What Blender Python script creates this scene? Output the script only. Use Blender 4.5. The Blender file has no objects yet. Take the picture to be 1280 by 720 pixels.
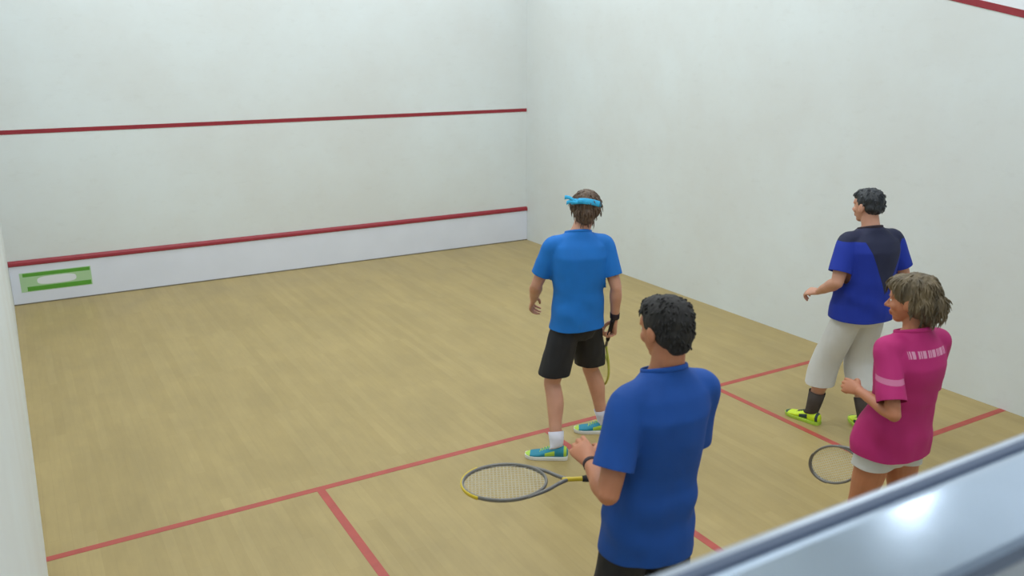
import bpy, bmesh, math, random
import numpy as np
from mathutils import Vector, Matrix, noise
random.seed(4)
S = bpy.context.scene
COL = S.collection
PI = math.pi
V = Vector
Z = V((0, 0, 1))

# ------------------------------------------------------------------ materials
def lin(c):
    c = c / 255.0
    return c / 12.92 if c <= 0.04045 else ((c + 0.055) / 1.055) ** 2.4
def rgb(r, g, b): return (lin(r), lin(g), lin(b), 1.0)

def mat(name, col, rough=0.6, metal=0.0, spec=0.5, var=0.0, scale=8.0, bump=0.0, bscale=200.0, sheen=0.0, stretch=(1, 1, 1), sss=0.0):
    m = bpy.data.materials.new(name); m.use_nodes = True
    nt = m.node_tree; N = nt.nodes; L = nt.links
    b = N['Principled BSDF']
    b.inputs['Base Color'].default_value = col
    b.inputs['Roughness'].default_value = rough
    b.inputs['Metallic'].default_value = metal
    b.inputs['Specular IOR Level'].default_value = spec
    if sheen: b.inputs['Sheen Weight'].default_value = sheen
    if sss:
        b.inputs['Subsurface Weight'].default_value = sss
        b.inputs['Subsurface Radius'].default_value = (0.02, 0.008, 0.004)
        b.inputs['Subsurface Scale'].default_value = 0.3
    tc = N.new('ShaderNodeTexCoord'); mp = N.new('ShaderNodeMapping')
    mp.inputs['Scale'].default_value = stretch
    L.new(tc.outputs['Object'], mp.inputs['Vector'])
    if var:
        n = N.new('ShaderNodeTexNoise'); n.inputs['Scale'].default_value = scale; n.inputs['Detail'].default_value = 5
        L.new(mp.outputs[0], n.inputs['Vector'])
        r = N.new('ShaderNodeValToRGB')
        r.color_ramp.elements[0].position = 0.3; r.color_ramp.elements[1].position = 0.7
        r.color_ramp.elements[0].color = tuple(max(0, c * (1 - var)) for c in col[:3]) + (1,)
        r.color_ramp.elements[1].color = tuple(min(1, c * (1 + var)) for c in col[:3]) + (1,)
        L.new(n.outputs['Fac'], r.inputs[0]); L.new(r.outputs[0], b.inputs['Base Color'])
    if bump:
        n2 = N.new('ShaderNodeTexNoise'); n2.inputs['Scale'].default_value = bscale; n2.inputs['Detail'].default_value = 3
        L.new(mp.outputs[0], n2.inputs['Vector'])
        bp = N.new('ShaderNodeBump'); bp.inputs['Strength'].default_value = bump; bp.inputs['Distance'].default_value = 0.002
        L.new(n2.outputs['Fac'], bp.inputs['Height']); L.new(bp.outputs[0], b.inputs['Normal'])
    return m

def wall_material():
    m = mat('court_wall_plaster', rgb(219, 225, 225), rough=0.55, spec=0.25)
    nt = m.node_tree; N = nt.nodes; L = nt.links; b = N['Principled BSDF']
    tc = [n for n in N if n.type == 'TEX_COORD'][0]
    n1 = N.new('ShaderNodeTexNoise'); n1.inputs['Scale'].default_value = 0.9; n1.inputs['Detail'].default_value = 6; n1.inputs['Roughness'].default_value = 0.6
    L.new(tc.outputs['Object'], n1.inputs['Vector'])
    r1 = N.new('ShaderNodeValToRGB')
    r1.color_ramp.elements[0].position = 0.35; r1.color_ramp.elements[0].color = rgb(216, 220, 219)
    r1.color_ramp.elements[1].position = 0.65; r1.color_ramp.elements[1].color = rgb(221, 228, 229)
    L.new(n1.outputs['Fac'], r1.inputs[0])
    # ball marks: small grey smudges scattered over the plaster, stretched along the wall
    mp = N.new('ShaderNodeMapping'); mp.inputs['Scale'].default_value = (3, 3, 7)
    L.new(tc.outputs['Object'], mp.inputs['Vector'])
    n2 = N.new('ShaderNodeTexNoise'); n2.inputs['Scale'].default_value = 2.2; n2.inputs['Detail'].default_value = 7; n2.inputs['Roughness'].default_value = 0.7
    L.new(mp.outputs[0], n2.inputs['Vector'])
    r2 = N.new('ShaderNodeValToRGB')
    r2.color_ramp.elements[0].position = 0.56; r2.color_ramp.elements[0].color = (0, 0, 0, 1)
    r2.color_ramp.elements[1].position = 0.8; r2.color_ramp.elements[1].color = (0.13, 0.13, 0.13, 1)
    L.new(n2.outputs['Fac'], r2.inputs[0])
    mx = N.new('ShaderNodeMix'); mx.data_type = 'RGBA'
    L.new(r2.outputs[0], mx.inputs[0]); L.new(r1.outputs[0], mx.inputs[6]); mx.inputs[7].default_value = rgb(170, 168, 158)
    L.new(mx.outputs[2], b.inputs['Base Color'])
    n3 = N.new('ShaderNodeTexNoise'); n3.inputs['Scale'].default_value = 60
    L.new(tc.outputs['Object'], n3.inputs['Vector'])
    bp = N.new('ShaderNodeBump'); bp.inputs['Strength'].default_value = 0.08; bp.inputs['Distance'].default_value = 0.003
    L.new(n3.outputs['Fac'], bp.inputs['Height']); L.new(bp.outputs[0], b.inputs['Normal'])
    return m

def floor_material():
    m = mat('maple_court_floor', rgb(190, 168, 118), rough=0.42, spec=0.35)
    nt = m.node_tree; N = nt.nodes; L = nt.links; b = N['Principled BSDF']
    tc = [n for n in N if n.type == 'TEX_COORD'][0]
    # strips 6 cm wide running from the back of the court to the front
    mp = N.new('ShaderNodeMapping'); mp.inputs['Rotation'].default_value = (0, 0, PI / 2)
    L.new(tc.outputs['Object'], mp.inputs['Vector'])
    br = N.new('ShaderNodeTexBrick')
    br.inputs['Scale'].default_value = 1.0; br.inputs['Brick Width'].default_value = 1.1; br.inputs['Row Height'].default_value = 0.062
    br.inputs['Mortar Size'].default_value = 0.0009; br.inputs['Mortar Smooth'].default_value = 0.6
    br.offset = 0.37; br.offset_frequency = 3
    br.inputs['Color1'].default_value = rgb(168, 148, 99); br.inputs['Color2'].default_value = rgb(162, 142, 93)
    br.inputs['Mortar'].default_value = rgb(157, 137, 89)
    L.new(mp.outputs[0], br.inputs['Vector'])
    mp2 = N.new('ShaderNodeMapping'); mp2.inputs['Scale'].default_value = (14, 1.2, 1)
    L.new(tc.outputs['Object'], mp2.inputs['Vector'])
    n1 = N.new('ShaderNodeTexNoise'); n1.inputs['Scale'].default_value = 3; n1.inputs['Detail'].default_value = 8
    L.new(mp2.outputs[0], n1.inputs['Vector'])
    mp3 = N.new('ShaderNodeMapping'); mp3.inputs['Scale'].default_value = (1.6, 0.9, 1)
    L.new(tc.outputs['Object'], mp3.inputs['Vector'])
    n2 = N.new('ShaderNodeTexNoise'); n2.inputs['Scale'].default_value = 1.6; n2.inputs['Detail'].default_value = 6; n2.inputs['Roughness'].default_value = 0.65
    L.new(mp3.outputs[0], n2.inputs['Vector'])
    r1 = N.new('ShaderNodeMapRange'); r1.inputs[1].default_value = 0.3; r1.inputs[2].default_value = 0.7; r1.inputs[3].default_value = 0.965; r1.inputs[4].default_value = 1.03
    L.new(n1.outputs['Fac'], r1.inputs[0])
    r2 = N.new('ShaderNodeMapRange'); r2.inputs[1].default_value = 0.35; r2.inputs[2].default_value = 0.65; r2.inputs[3].default_value = 0.92; r2.inputs[4].default_value = 1.07
    L.new(n2.outputs['Fac'], r2.inputs[0])
    mm = N.new('ShaderNodeMath'); mm.operation = 'MULTIPLY'; L.new(r1.outputs[0], mm.inputs[0]); L.new(r2.outputs[0], mm.inputs[1])
    vm = N.new('ShaderNodeVectorMath'); vm.operation = 'SCALE'
    L.new(br.outputs['Color'], vm.inputs[0]); L.new(mm.outputs[0], vm.inputs['Scale'])
    L.new(vm.outputs[0], b.inputs['Base Color'])
    rr = N.new('ShaderNodeMapRange'); rr.inputs[3].default_value = 0.36; rr.inputs[4].default_value = 0.5
    L.new(n2.outputs['Fac'], rr.inputs[0]); L.new(rr.outputs[0], b.inputs['Roughness'])
    return m

M = dict(
    wall=wall_material(), floor=floor_material(),
    tin=mat('painted_tin', rgb(222, 227, 240), 0.4, spec=0.4, var=0.02, scale=3),
    red=mat('red_court_paint', rgb(146, 36, 48), 0.5, var=0.06, scale=20),
    redline=mat('red_floor_tape', rgb(170, 72, 62), 0.5, var=0.12, scale=9),
    upper=mat('upper_wall_paint', rgb(232, 236, 242), 0.6),
    ceil=mat('ceiling_paint', rgb(225, 228, 228), 0.9),
    dark=mat('dark_base_strip', rgb(110, 104, 90), 0.8),  # thin dark line where the tin meets the floor
    ledge=mat('brushed_aluminium', rgb(186, 202, 220), 0.14, metal=0.9, var=0.04, scale=7, bump=0.15, bscale=6),
    lip=mat('aluminium_lip', rgb(168, 178, 190), 0.35, metal=0.6),
    gasket=mat('slate_rubber_gasket', rgb(78, 92, 116), 0.6),
    gal=mat('gallery_concrete', rgb(120, 122, 128), 0.8, var=0.1, scale=5),
    green=mat('green_print', rgb(88, 158, 52), 0.5), pgreen=mat('pale_green_print', rgb(170, 205, 160), 0.5),
    white=mat('white_print', rgb(225, 230, 235), 0.5),
    hair_brown=mat('brown_hair', rgb(92, 72, 56), 0.55, var=0.35, scale=60, stretch=(1, 1, 0.25), bump=0.6, bscale=160),
    hair_black=mat('black_hair', rgb(27, 24, 23), 0.7, var=0.4, scale=60, stretch=(1, 1, 0.25), bump=0.6, bscale=160),
    hair_jet=mat('jet_black_hair', rgb(34, 38, 44), 0.45, var=0.4, scale=60, stretch=(1, 1, 0.25), bump=0.6, bscale=160),
    hair_mix=mat('dark_blonde_hair', rgb(98, 84, 60), 0.55, var=0.5, scale=28, stretch=(1, 1, 0.3), bump=0.6, bscale=150),
    skin=mat('skin', rgb(200, 148, 124), 0.5, var=0.05, scale=14, sss=0.12),
    skin2=mat('tanned_skin', rgb(184, 120, 86), 0.5, var=0.05, scale=14, sss=0.12),
    lips=mat('lips', rgb(150, 78, 72), 0.45),
    eyew=mat('eye_white', rgb(235, 232, 228), 0.2), iris=mat('dark_iris', rgb(50, 36, 28), 0.15),
    cyan=mat('bright_blue_jersey', rgb(6, 110, 196), 0.75, var=0.05, scale=9, bump=0.2, bscale=350),
    royal=mat('deep_blue_jersey', rgb(0, 70, 152), 0.75, var=0.05, scale=9, bump=0.2, bscale=350),
    black=mat('black_shorts', rgb(26, 27, 34), 0.75, var=0.1, scale=12, bump=0.2, bscale=350),
    offwhite=mat('white_shorts', rgb(206, 206, 204), 0.8, var=0.03, scale=10, bump=0.2, bscale=350),
    band=mat('light_blue_headband', rgb(52, 176, 226), 0.7),
    wrist=mat('dark_wristband', rgb(42, 30, 40), 0.8),
    sock=mat('white_sock', rgb(214, 214, 226), 0.9, bump=0.3, bscale=300),
    sockd=mat('charcoal_sock', rgb(70, 62, 58), 0.9, bump=0.3, bscale=300),
    teal=mat('teal_shoe_mesh', rgb(28, 132, 158), 0.6, bump=0.4, bscale=500),
    lime=mat('lime_accent', rgb(172, 206, 70), 0.55),
    neon=mat('neon_yellow_shoe', rgb(206, 232, 40), 0.5, bump=0.3, bscale=500),
    sdark=mat('dark_shoe_panel', rgb(44, 66, 64), 0.6),
    sole=mat('white_shoe_sole', rgb(225, 225, 222), 0.6),
    grey=mat('graphite_racket_frame', rgb(118, 116, 112), 0.35, metal=0.3),
    yel=mat('yellow_racket_paint', rgb(214, 186, 40), 0.35),
    yelgreen=mat('yellow_green_racket_frame', rgb(186, 190, 84), 0.4),
    grip=mat('black_grip_tape', rgb(34, 32, 32), 0.85, bump=0.4, bscale=120),
    string=mat('pale_racket_string', rgb(205, 205, 198), 0.5),
    stringy=mat('yellow_racket_string', rgb(200, 206, 70), 0.5),
)

def two_tone(name, c1, c2, build):
    """cloth whose printed pattern is cut by object-space position; build(nt, sep, math) -> mask socket"""
    m = mat(name, c1, 0.75, bump=0.2, bscale=350)
    nt = m.node_tree; N = nt.nodes; L = nt.links
    tc = [n for n in N if n.type == 'TEX_COORD'][0]
    def dot(v):
        d = N.new('ShaderNodeVectorMath'); d.operation = 'DOT_PRODUCT'
        L.new(tc.outputs['Object'], d.inputs[0]); d.inputs[1].default_value = v
        return d.outputs['Value']
    def mth(op, a, b=None):
        n = N.new('ShaderNodeMath'); n.operation = op
        for i, x in enumerate((a, b)):
            if x is None: continue
            if isinstance(x, (int, float)): n.inputs[i].default_value = x
            else: L.new(x, n.inputs[i])
        return n.outputs[0]
    mask = build(dot, mth, N, L, tc)
    mx = N.new('ShaderNodeMix'); mx.data_type = 'RGBA'
    L.new(mask, mx.inputs[0]); mx.inputs[6].default_value = c1; mx.inputs[7].default_value = c2
    L.new(mx.outputs[2], N['Principled BSDF'].inputs['Base Color'])
    return m

# ------------------------------------------------------------------ mesh helpers
def link(name, bm_or_me, ms, parent=None, smooth=False):
    if isinstance(bm_or_me, bmesh.types.BMesh):
        me = bpy.data.meshes.new(name); bm_or_me.to_mesh(me); bm_or_me.free()
    else: me = bm_or_me
    if not isinstance(ms, (list, tuple)): ms = [ms]
    for m in ms: me.materials.append(m)
    if smooth:
        for p in me.polygons: p.use_smooth = True
    o = bpy.data.objects.new(name, me); COL.objects.link(o)
    if parent: o.parent = parent
    return o
def tag(o, label, cat, group=None, kind=None):
    if label: o['label'] = label
    if cat: o['category'] = cat
    if group: o['group'] = group
    if kind: o['kind'] = kind
    return o
def quads(pts8):
    bm = bmesh.new(); v = [bm.verts.new(p) for p in pts8]
    for f in ((3, 2, 1, 0), (4, 5, 6, 7), (0, 1, 5, 4), (1, 2, 6, 5), (2, 3, 7, 6), (3, 0, 4, 7)): bm.faces.new([v[i] for i in f])
    return bm
def add_box(bm, a, b):
    x0, y0, z0 = a; x1, y1, z1 = b
    v = [bm.verts.new(p) for p in ((x0, y0, z0), (x1, y0, z0), (x1, y1, z0), (x0, y1, z0), (x0, y0, z1), (x1, y0, z1), (x1, y1, z1), (x0, y1, z1))]
    for f in ((3, 2, 1, 0), (4, 5, 6, 7), (0, 1, 5, 4), (1, 2, 6, 5), (2, 3, 7, 6), (3, 0, 4, 7)): bm.faces.new([v[i] for i in f])
def box(a, b):
    bm = bmesh.new(); add_box(bm, a, b); return bm
def prism(outline, z0, z1):
    bm = bmesh.new()
    lo = [bm.verts.new((x, y, z0)) for x, y in outline]; hi = [bm.verts.new((x, y, z1)) for x, y in outline]
    bm.faces.new(lo[::-1]); bm.faces.new(hi); n = len(lo)
    for i in range(n): bm.faces.new((lo[i], lo[(i + 1) % n], hi[(i + 1) % n], hi[i]))
    return bm
def structure(name, bm, m): return tag(link(name, bm, m), None, None, kind='structure')

def basis(d, hint=None):
    d = V(d).normalized(); h = V(hint) if hint is not None else (Z if abs(d.z) < 0.9 else V((1, 0, 0)))
    x = h.cross(d)
    if x.length < 1e-4: x = V((1, 0, 0)).cross(d)
    x.normalize(); return x, d.cross(x).normalized()   # x lateral, y = d x x

def add_rings(bm, rings, seg=24, close=True, cap=True, power=2.0):
    """rings: (centre, xaxis, yaxis, rx, ry); elliptical (or super-elliptical) cross sections"""
    prev = None; loops = []
    for c, xa, ya, rx, ry in rings:
        loop = []
        for i in range(seg):
            t = 2 * PI * i / seg; cs, sn = math.cos(t), math.sin(t)
            if power != 2.0:
                cs = math.copysign(abs(cs) ** (2 / power), cs); sn = math.copysign(abs(sn) ** (2 / power), sn)
            loop.append(bm.verts.new(V(c) + xa * (rx * cs) + ya * (ry * sn)))
        loops.append(loop)
    for a, b in zip(loops, loops[1:]):
        for i in range(seg): bm.faces.new((a[i], a[(i + 1) % seg], b[(i + 1) % seg], b[i]))
    if cap:
        bm.faces.new(loops[0][::-1]); bm.faces.new(loops[-1])
    return loops

def add_tube(bm, pts, rad, seg=16, round_ends=True, flat=1.0, hint=None):
    """smooth tapered tube through pts, per-point radius, hemispherical ends"""
    pts = [V(p) for p in pts]
    if not isinstance(rad, (list, tuple)): rad = [rad] * len(pts)
    P, R = [], []
    n = len(pts)
    for i in range(n - 1):                                       # Catmull-Rom resample
        p0 = pts[max(i - 1, 0)]; p1 = pts[i]; p2 = pts[i + 1]; p3 = pts[min(i + 2, n - 1)]
        k = 5
        for j in range(k):
            t = j / k
            P.append(0.5 * ((2 * p1) + (p2 - p0) * t + (2 * p0 - 5 * p1 + 4 * p2 - p3) * t * t + (3 * p1 - p0 - 3 * p2 + p3) * t ** 3))
            R.append(rad[i] + (rad[i + 1] - rad[i]) * (t * t * (3 - 2 * t)))
    P.append(pts[-1]); R.append(rad[-1])
    T = [(P[min(i + 1, len(P) - 1)] - P[max(i - 1, 0)]).normalized() for i in range(len(P))]
    rings = []
    x, y = basis(T[0], hint)
    if round_ends:
        for a in (80, 55, 28):
            a = math.radians(a); rings.append((P[0] - T[0] * R[0] * math.sin(a), x, y, R[0] * math.cos(a), R[0] * flat * math.cos(a)))
    for p, r, t in zip(P, R, T):
        x = (x - t * x.dot(t)).normalized(); y = t.cross(x)
        rings.append((p, x, y, r, r * flat))
    if round_ends:
        for a in (28, 55, 80):
            a = math.radians(a); rings.append((P[-1] + T[-1] * R[-1] * math.sin(a), x, y, R[-1] * math.cos(a), R[-1] * flat * math.cos(a)))
    return add_rings(bm, rings, seg)

def add_ball(bm, c, r, axes=None, seg=24):
    if not isinstance(r, (list, tuple)): r = (r, r, r)
    m = Matrix.Identity(3) if axes is None else Matrix((axes[0], axes[1], axes[2])).transposed()
    mt = Matrix.Translation(V(c)) @ m.to_4x4() @ Matrix.Diagonal((r[0], r[1], r[2], 1))
    bmesh.ops.create_uvsphere(bm, u_segments=seg, v_segments=seg // 2, radius=1, matrix=mt)

def fuse(bm, voxel, smooth=4):
    """union of all closed shells in bm as one continuous surface"""
    bmesh.ops.recalc_face_normals(bm, faces=bm.faces)
    me = bpy.data.meshes.new('tmp'); bm.to_mesh(me); bm.free()
    o = bpy.data.objects.new('tmp', me); COL.objects.link(o)
    r = o.modifiers.new('r', 'REMESH'); r.mode = 'VOXEL'; r.voxel_size = voxel; r.adaptivity = 0
    if smooth:
        s = o.modifiers.new('s', 'SMOOTH'); s.iterations = smooth; s.factor = 0.5
    dg = bpy.context.evaluated_depsgraph_get()
    out = bpy.data.meshes.new_from_object(o.evaluated_get(dg))
    bpy.data.objects.remove(o); bpy.data.meshes.remove(me)
    b2 = bmesh.new(); b2.from_mesh(out); bpy.data.meshes.remove(out)
    return b2

def ripple(bm, amp, fn):
    bm.normal_update()
    d = [(v, v.normal.copy() * (amp * fn(v.co))) for v in bm.verts]
    for v, k in d: v.co += k

def cut(bm, co, no, near=None, rad=None):
    fs = [f for f in bm.faces if near is None or (f.calc_center_median() - V(near)).length < rad]
    es = set(e for f in fs for e in f.edges); vs = set(v for f in fs for v in f.verts)
    r = bmesh.ops.bisect_plane(bm, geom=fs + list(es) + list(vs), plane_co=co, plane_no=no, clear_outer=False)
    no = V(no); co = V(co)
    kill = [f for f in bm.faces if (f.calc_center_median() - co).dot(no) > 0 and (near is None or (f.calc_center_median() - V(near)).length < rad * 1.02)]
    bmesh.ops.delete(bm, geom=kill, context='FACES')

def edge_roll(bm_src, co, no, tol=0.0015, r=0.006, near=None, rad=1):
    """closed tube along the open border lying in a plane (collar, hem)"""
    out = bmesh.new(); no = V(no).normalized(); co = V(co)
    vs = [v for v in bm_src.verts if v.is_boundary and abs((v.co - co).dot(no)) < tol and (near is None or (v.co - V(near)).length < rad)]
    if len(vs) < 8: return out
    c = sum((v.co for v in vs), V()) / len(vs)
    x, y = basis(no)
    pts = sorted(((math.atan2((v.co - c).dot(y), (v.co - c).dot(x)), v.co.copy()) for v in vs), key=lambda q: q[0])
    pts = [p for _, p in pts]
    n = 48; m = len(pts); P = [pts[int(i * m / n)] for i in range(n)]
    P = [(P[i - 1] + P[i] * 2 + P[(i + 1) % n]) / 4 for i in range(n)]
    loops = []
    for i in range(n):
        t = (P[(i + 1) % n] - P[i - 1]).normalized(); a = no; b = t.cross(a).normalized()
        loops.append([out.verts.new(P[i] + a * (r * 1.6 * math.cos(k * PI / 4)) + b * (r * 0.6 * math.sin(k * PI / 4))) for k in range(8)])
    for i in range(n):
        A = loops[i]; B = loops[(i + 1) % n]
        for k in range(8): out.faces.new((A[k], A[(k + 1) % 8], B[(k + 1) % 8], B[k]))
    return out

def ik(a, t, l1, l2, pole):
    a = V(a); t = V(t); d = t - a; L = min(d.length, (l1 + l2) * 0.998); dn = d.normalized()
    t = a + dn * L
    x = (l1 * l1 - l2 * l2 + L * L) / (2 * L); h = math.sqrt(max(l1 * l1 - x * x, 0))
    p = V(pole); p = (p - dn * p.dot(dn)).normalized()
    return a + dn * x + p * h, t

# ------------------------------------------------------------------ hands
def add_hand(bm, w, y, z, side, curl=0.5, thumb=0.4, s=1.0, spread=1.0):
    """w wrist, y towards the fingers, z out of the back of the hand; side=+1: thumb on +x"""
    y = V(y).normalized(); z = V(z); z = (z - y * z.dot(y)).normalized(); x = y.cross(z) * side
    def P(a, b, c): return V(w) + x * (a * s) + y * (b * s) + z * (c * s)
    rings = []
    for b, rx, rz, off in ((-0.01, .026, .019, 0), (.015, .030, .018, 0), (.045, .038, .016, 0.002), (.075, .042, .0145, 0.001), (.092, .040, .011, 0)):
        rings.append((P(off, b, 0), x, z, rx * s, rz * s))
    add_rings(bm, rings, 20)
    fl = ((0.031, .090, .046, .027, .022), (.0105, .094, .051, .031, .023), (-.0105, .091, .047, .029, .022), (-.030, .083, .036, .022, .020))
    for i, (fx, fy, a, b, c) in enumerate(fl):
        ang = curl * (1.0 + 0.06 * i); p = V((fx, fy - .022, 0)); q = V((fx, fy, 0)); pts = [p, q]; th = 0
        cc = q; sx = fx * 0.16 * spread
        for L, k in ((a, 0.85), (b, 1.15), (c, 0.75)):
            th += ang * k
            cc = cc + V((sx * L / .04 * 0.2, math.cos(th) * L, -math.sin(th) * L)); pts.append(cc)
        r = .0085 if i < 3 else .0072
        add_tube(bm, [P(*q) for q in pts], [q * s for q in (r * 1.15, r * 1.1, r, r * .92, r * .8)], 10)
    # thumb leaves the side of the palm near its base
    t0 = V((.018, .022, -.006)); t1 = V((.042, .045, -.012 - .012 * thumb)); t2 = t1 + V((.020 * (1 - thumb), .030, -.012 - .016 * thumb)); t3 = t2 + V((.004 - .022 * thumb, .024, -.008 - .008 * thumb))
    add_tube(bm, [P(*q) for q in (t0, t1, t2, t3)], [q * s for q in (.016, .0125, .0105, .0085)], 10)
    return x

# ------------------------------------------------------------------ heads
def head_axes(az, tilt=0, roll=0):
    """right, forward, up of a head looking at compass angle az (world), nose lowered by tilt"""
    f = V((math.cos(az) * math.cos(tilt), math.sin(az) * math.cos(tilt), -math.sin(tilt)))
    r = f.cross(Z).normalized(); u = r.cross(f)
    if roll: m = Matrix.Rotation(roll, 3, f); r = m @ r; u = m @ u
    return r, f, u
def add_head(bm, c, ax, neck, s=1.0, female=False):
    r, f, u = ax
    def P(a, b, d): return V(c) + r * (a * s) + f * (b * s) + u * (d * s)
    def B(p, q): add_ball(bm, P(*p), tuple(k * s for k in q), (r, f, u))
    B((0, -.012, .030), (.076, .096, .086)); B((0, .018, -.012), (.066, .074, .086)); B((0, .022, -.056), (.053 if not female else .049, .060, .046))
    B((0, .056, -.086), (.027 if not female else .022, .026, .021)); B((0, .058, .034), (.058, .032, .036)); B((0, .060, -.050), (.034, .030, .034))
    for q in (-1, 1):
        B((q * .028, .072, .024), (.024, .015, .009)); B((q * .034, .058, -.022), (.026, .026, .026))
        B((q * .030, .068, .003), (.016, .014, .012))
        B((q * .078, -.006, -.006), (.009, .020, .031)); B((q * .074, .004, -.018), (.010, .012, .016)); B((q * .012, .095, -.030), (.008, .010, .007))
    add_tube(bm, [P(0, .082, .012), P(0, .094, -.008), P(0, .108, -.026)], [.008 * s, .0095 * s, .0115 * s], 12)
    B((0, .085, -.0535), (.023, .012, .0068)); B((0, .0835, -.0655), (.020, .012, .0072))
    rn = .058 if not female else .048
    add_tube(bm, [neck[0], (V(neck[0]) + P(0, -.015, -.055)) / 2, P(0, -.015, -.045)], [rn * 1.15, rn, rn * .98], 20)
def face_parts(o, c, ax, s, hairm):
    r, f, u = ax
    def P(a, b, d): return V(c) + r * (a * s) + f * (b * s) + u * (d * s)
    for q in (-1, 1):
        bm = bmesh.new(); add_ball(bm, P(q * .030, .0755, .004), (.0125 * s, .0090 * s, .0060 * s), (r, f, u), 16)
        e = link('eye', bm, M['eyew'], o, True); e['label'] = 'white of the eye'
        bm = bmesh.new(); add_ball(bm, P(q * .030, .0825, .004), (.0050 * s, .0034 * s, .0050 * s), (r, f, u), 12); link('iris', bm, M['iris'], e, True)
        bm = bmesh.new(); add_tube(bm, [P(q * .013, .0875, .021), P(q * .029, .0875, .027), P(q * .047, .0735, .023)], [.003 * s, .0036 * s, .002 * s], 8)
        link('eyebrow', bm, hairm, o, True)

def streaks(sc, seed):
    def fn(p):
        q = V((p.x * sc, p.y * sc, p.z * sc * 0.35)) + V((seed, seed * 2, 0))
        return noise.noise(q) + 0.5 * noise.noise(q * 2.3)
    return fn
def make_hair(o, c, ax, s, balls, m, amp=.004, sc=70, name='hair', locks=0, seed=1, down=(0, 0, -1), llen=.05):
    r, f, u = ax
    def P(a, b, d): return V(c) + r * (a * s) + f * (b * s) + u * (d * s)
    bm = bmesh.new()
    for p, q in balls: add_ball(bm, P(*p), tuple(k * s for k in q), (r, f, u))
    b2 = fuse(bm, .0042, 3); ripple(b2, amp, streaks(sc, seed))
    rnd = random.Random(seed); b2.faces.ensure_lookup_table()
    if locks:
        b2.normal_update(); fs = list(b2.faces); new = []
        for _ in range(locks):
            fa = rnd.choice(fs); n = fa.normal.copy(); p = fa.calc_center_median()
            if n.dot(f) > 0.1 and (p - V(c)).dot(u) < .07 * s: continue
            if n.z < -0.4: continue
            d = (V(down) + n * .35 + V((rnd.uniform(-.3, .3), rnd.uniform(-.3, .3), rnd.uniform(-.2, .2)))); d = (d - n * d.dot(n) * .75).normalized()
            L = llen * rnd.uniform(.6, 1.2)
            new.append((p - n * .003, p + n * .004 + d * L * .5, p + n * .002 + d * L))
        for a, b_, c_ in new: add_tube(b2, [a, b_, c_], [.0035, .0032, .0008], 5)
    return link(name, b2, m, o, True)

# ------------------------------------------------------------------ shoes (length along the foot direction)
def make_shoe(o, ank, az, mats, s=1.0, pitch=0.0):
    """ank ankle joint, az direction of the toe; mats upper, accent, sole, lace"""
    f = V((math.cos(az), math.sin(az), 0)); r = f.cross(Z)
    g = V((ank[0], ank[1], 0))
    ax = Matrix.Rotation(-pitch, 3, r)
    def T(x, y, z):
        p = V((0, .135 * s, 0)); q = r * (x * s) + f * (y * s) + Z * (z * s)
        piv = f * (.14 * s)
        return g + piv + ax @ (q - piv)
    sec = ((-.072, .016, .060, .030), (-.064, .028, .082, .020), (-.045, .035, .092, .016), (-.015, .038, .094, .014), (.015, .040, .098, .014), (.045, .042, .086, .014), (.08, .045, .070, .014), (.115, .049, .053, .014), (.150, .049, .047, .014), (.180, .043, .041, .014), (.203, .030, .034, .016), (.215, .014, .028, .020))
    bm = bmesh.new(); loops = []
    for y, w, h, z0 in sec:
        L = []
        for i in range(20):
            t = 2 * PI * i / 20; cs, sn = math.cos(t), math.sin(t)
            zz = z0 + (h - z0) * (0.5 + 0.5 * sn); wx = w * math.copysign(abs(cs) ** .7, cs) * (1 - .28 * max(sn, 0) ** 2)
            L.append(bm.verts.new(T(wx, y, zz)))
        loops.append(L)
    for k, (a, b) in enumerate(zip(loops, loops[1:])):
        for i in range(20):
            fc = bm.faces.new((a[i], a[(i + 1) % 20], b[(i + 1) % 20], b[i]))
            lowside = i in (19, 0, 9, 10, 18, 11)
            fc.material_index = 1 if (k >= 9 or k in (1,) or (lowside and k in (4, 5))) else 0
    bm.faces.new(loops[0][::-1]); bm.faces.new(loops[-1])
    bmesh.ops.subdivide_edges(bm, edges=bm.edges, cuts=1, use_grid_fill=True, smooth=0.4)
    bmesh.ops.recalc_face_normals(bm, faces=bm.faces)
    sh = link('shoe', bm, [mats[0], mats[1]], o, True)
    # sole
    out = []
    for y, w, h, z0 in sec: out.append((y, w + .004))
    ol = [(w, y) for y, w in out] + [(-w, y) for y, w in out[::-1]]
    bm = bmesh.new(); lo = [bm.verts.new(T(x * .96, y * .99, 0.001)) for x, y in ol]; mi = [bm.verts.new(T(x, y, .012)) for x, y in ol]
    hi = [bm.verts.new(T(x, y, .022 + max(0, (-y)) * .06 + max(0, y - .15) * .1)) for x, y in ol]; n = len(ol)
    for A, B in ((lo, mi), (mi, hi)):
        for i in range(n): bm.faces.new((A[i], A[(i + 1) % n], B[(i + 1) % n], B[i]))
    bm.faces.new(lo[::-1]); bm.faces.new(hi); bmesh.ops.recalc_face_normals(bm, faces=bm.faces)
    link('sole', bm, mats[2], sh)
    bm = bmesh.new()
    for i in range(5):
        y = .035 + i * .018; h = np.interp(y, [q[0] for q in sec], [q[2] for q in sec]) + .001
        add_tube(bm, [T(-.020, y - .004, h - .007), T(0, y, h + .002), T(.020, y + .004, h - .007)], .0028, 6)
        add_tube(bm, [T(.020, y - .004, h - .007), T(0, y + .003, h + .002), T(-.020, y + .008, h - .008)], .0022, 6)
    link('laces', bm, mats[3], sh, True)
    return sh

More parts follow.
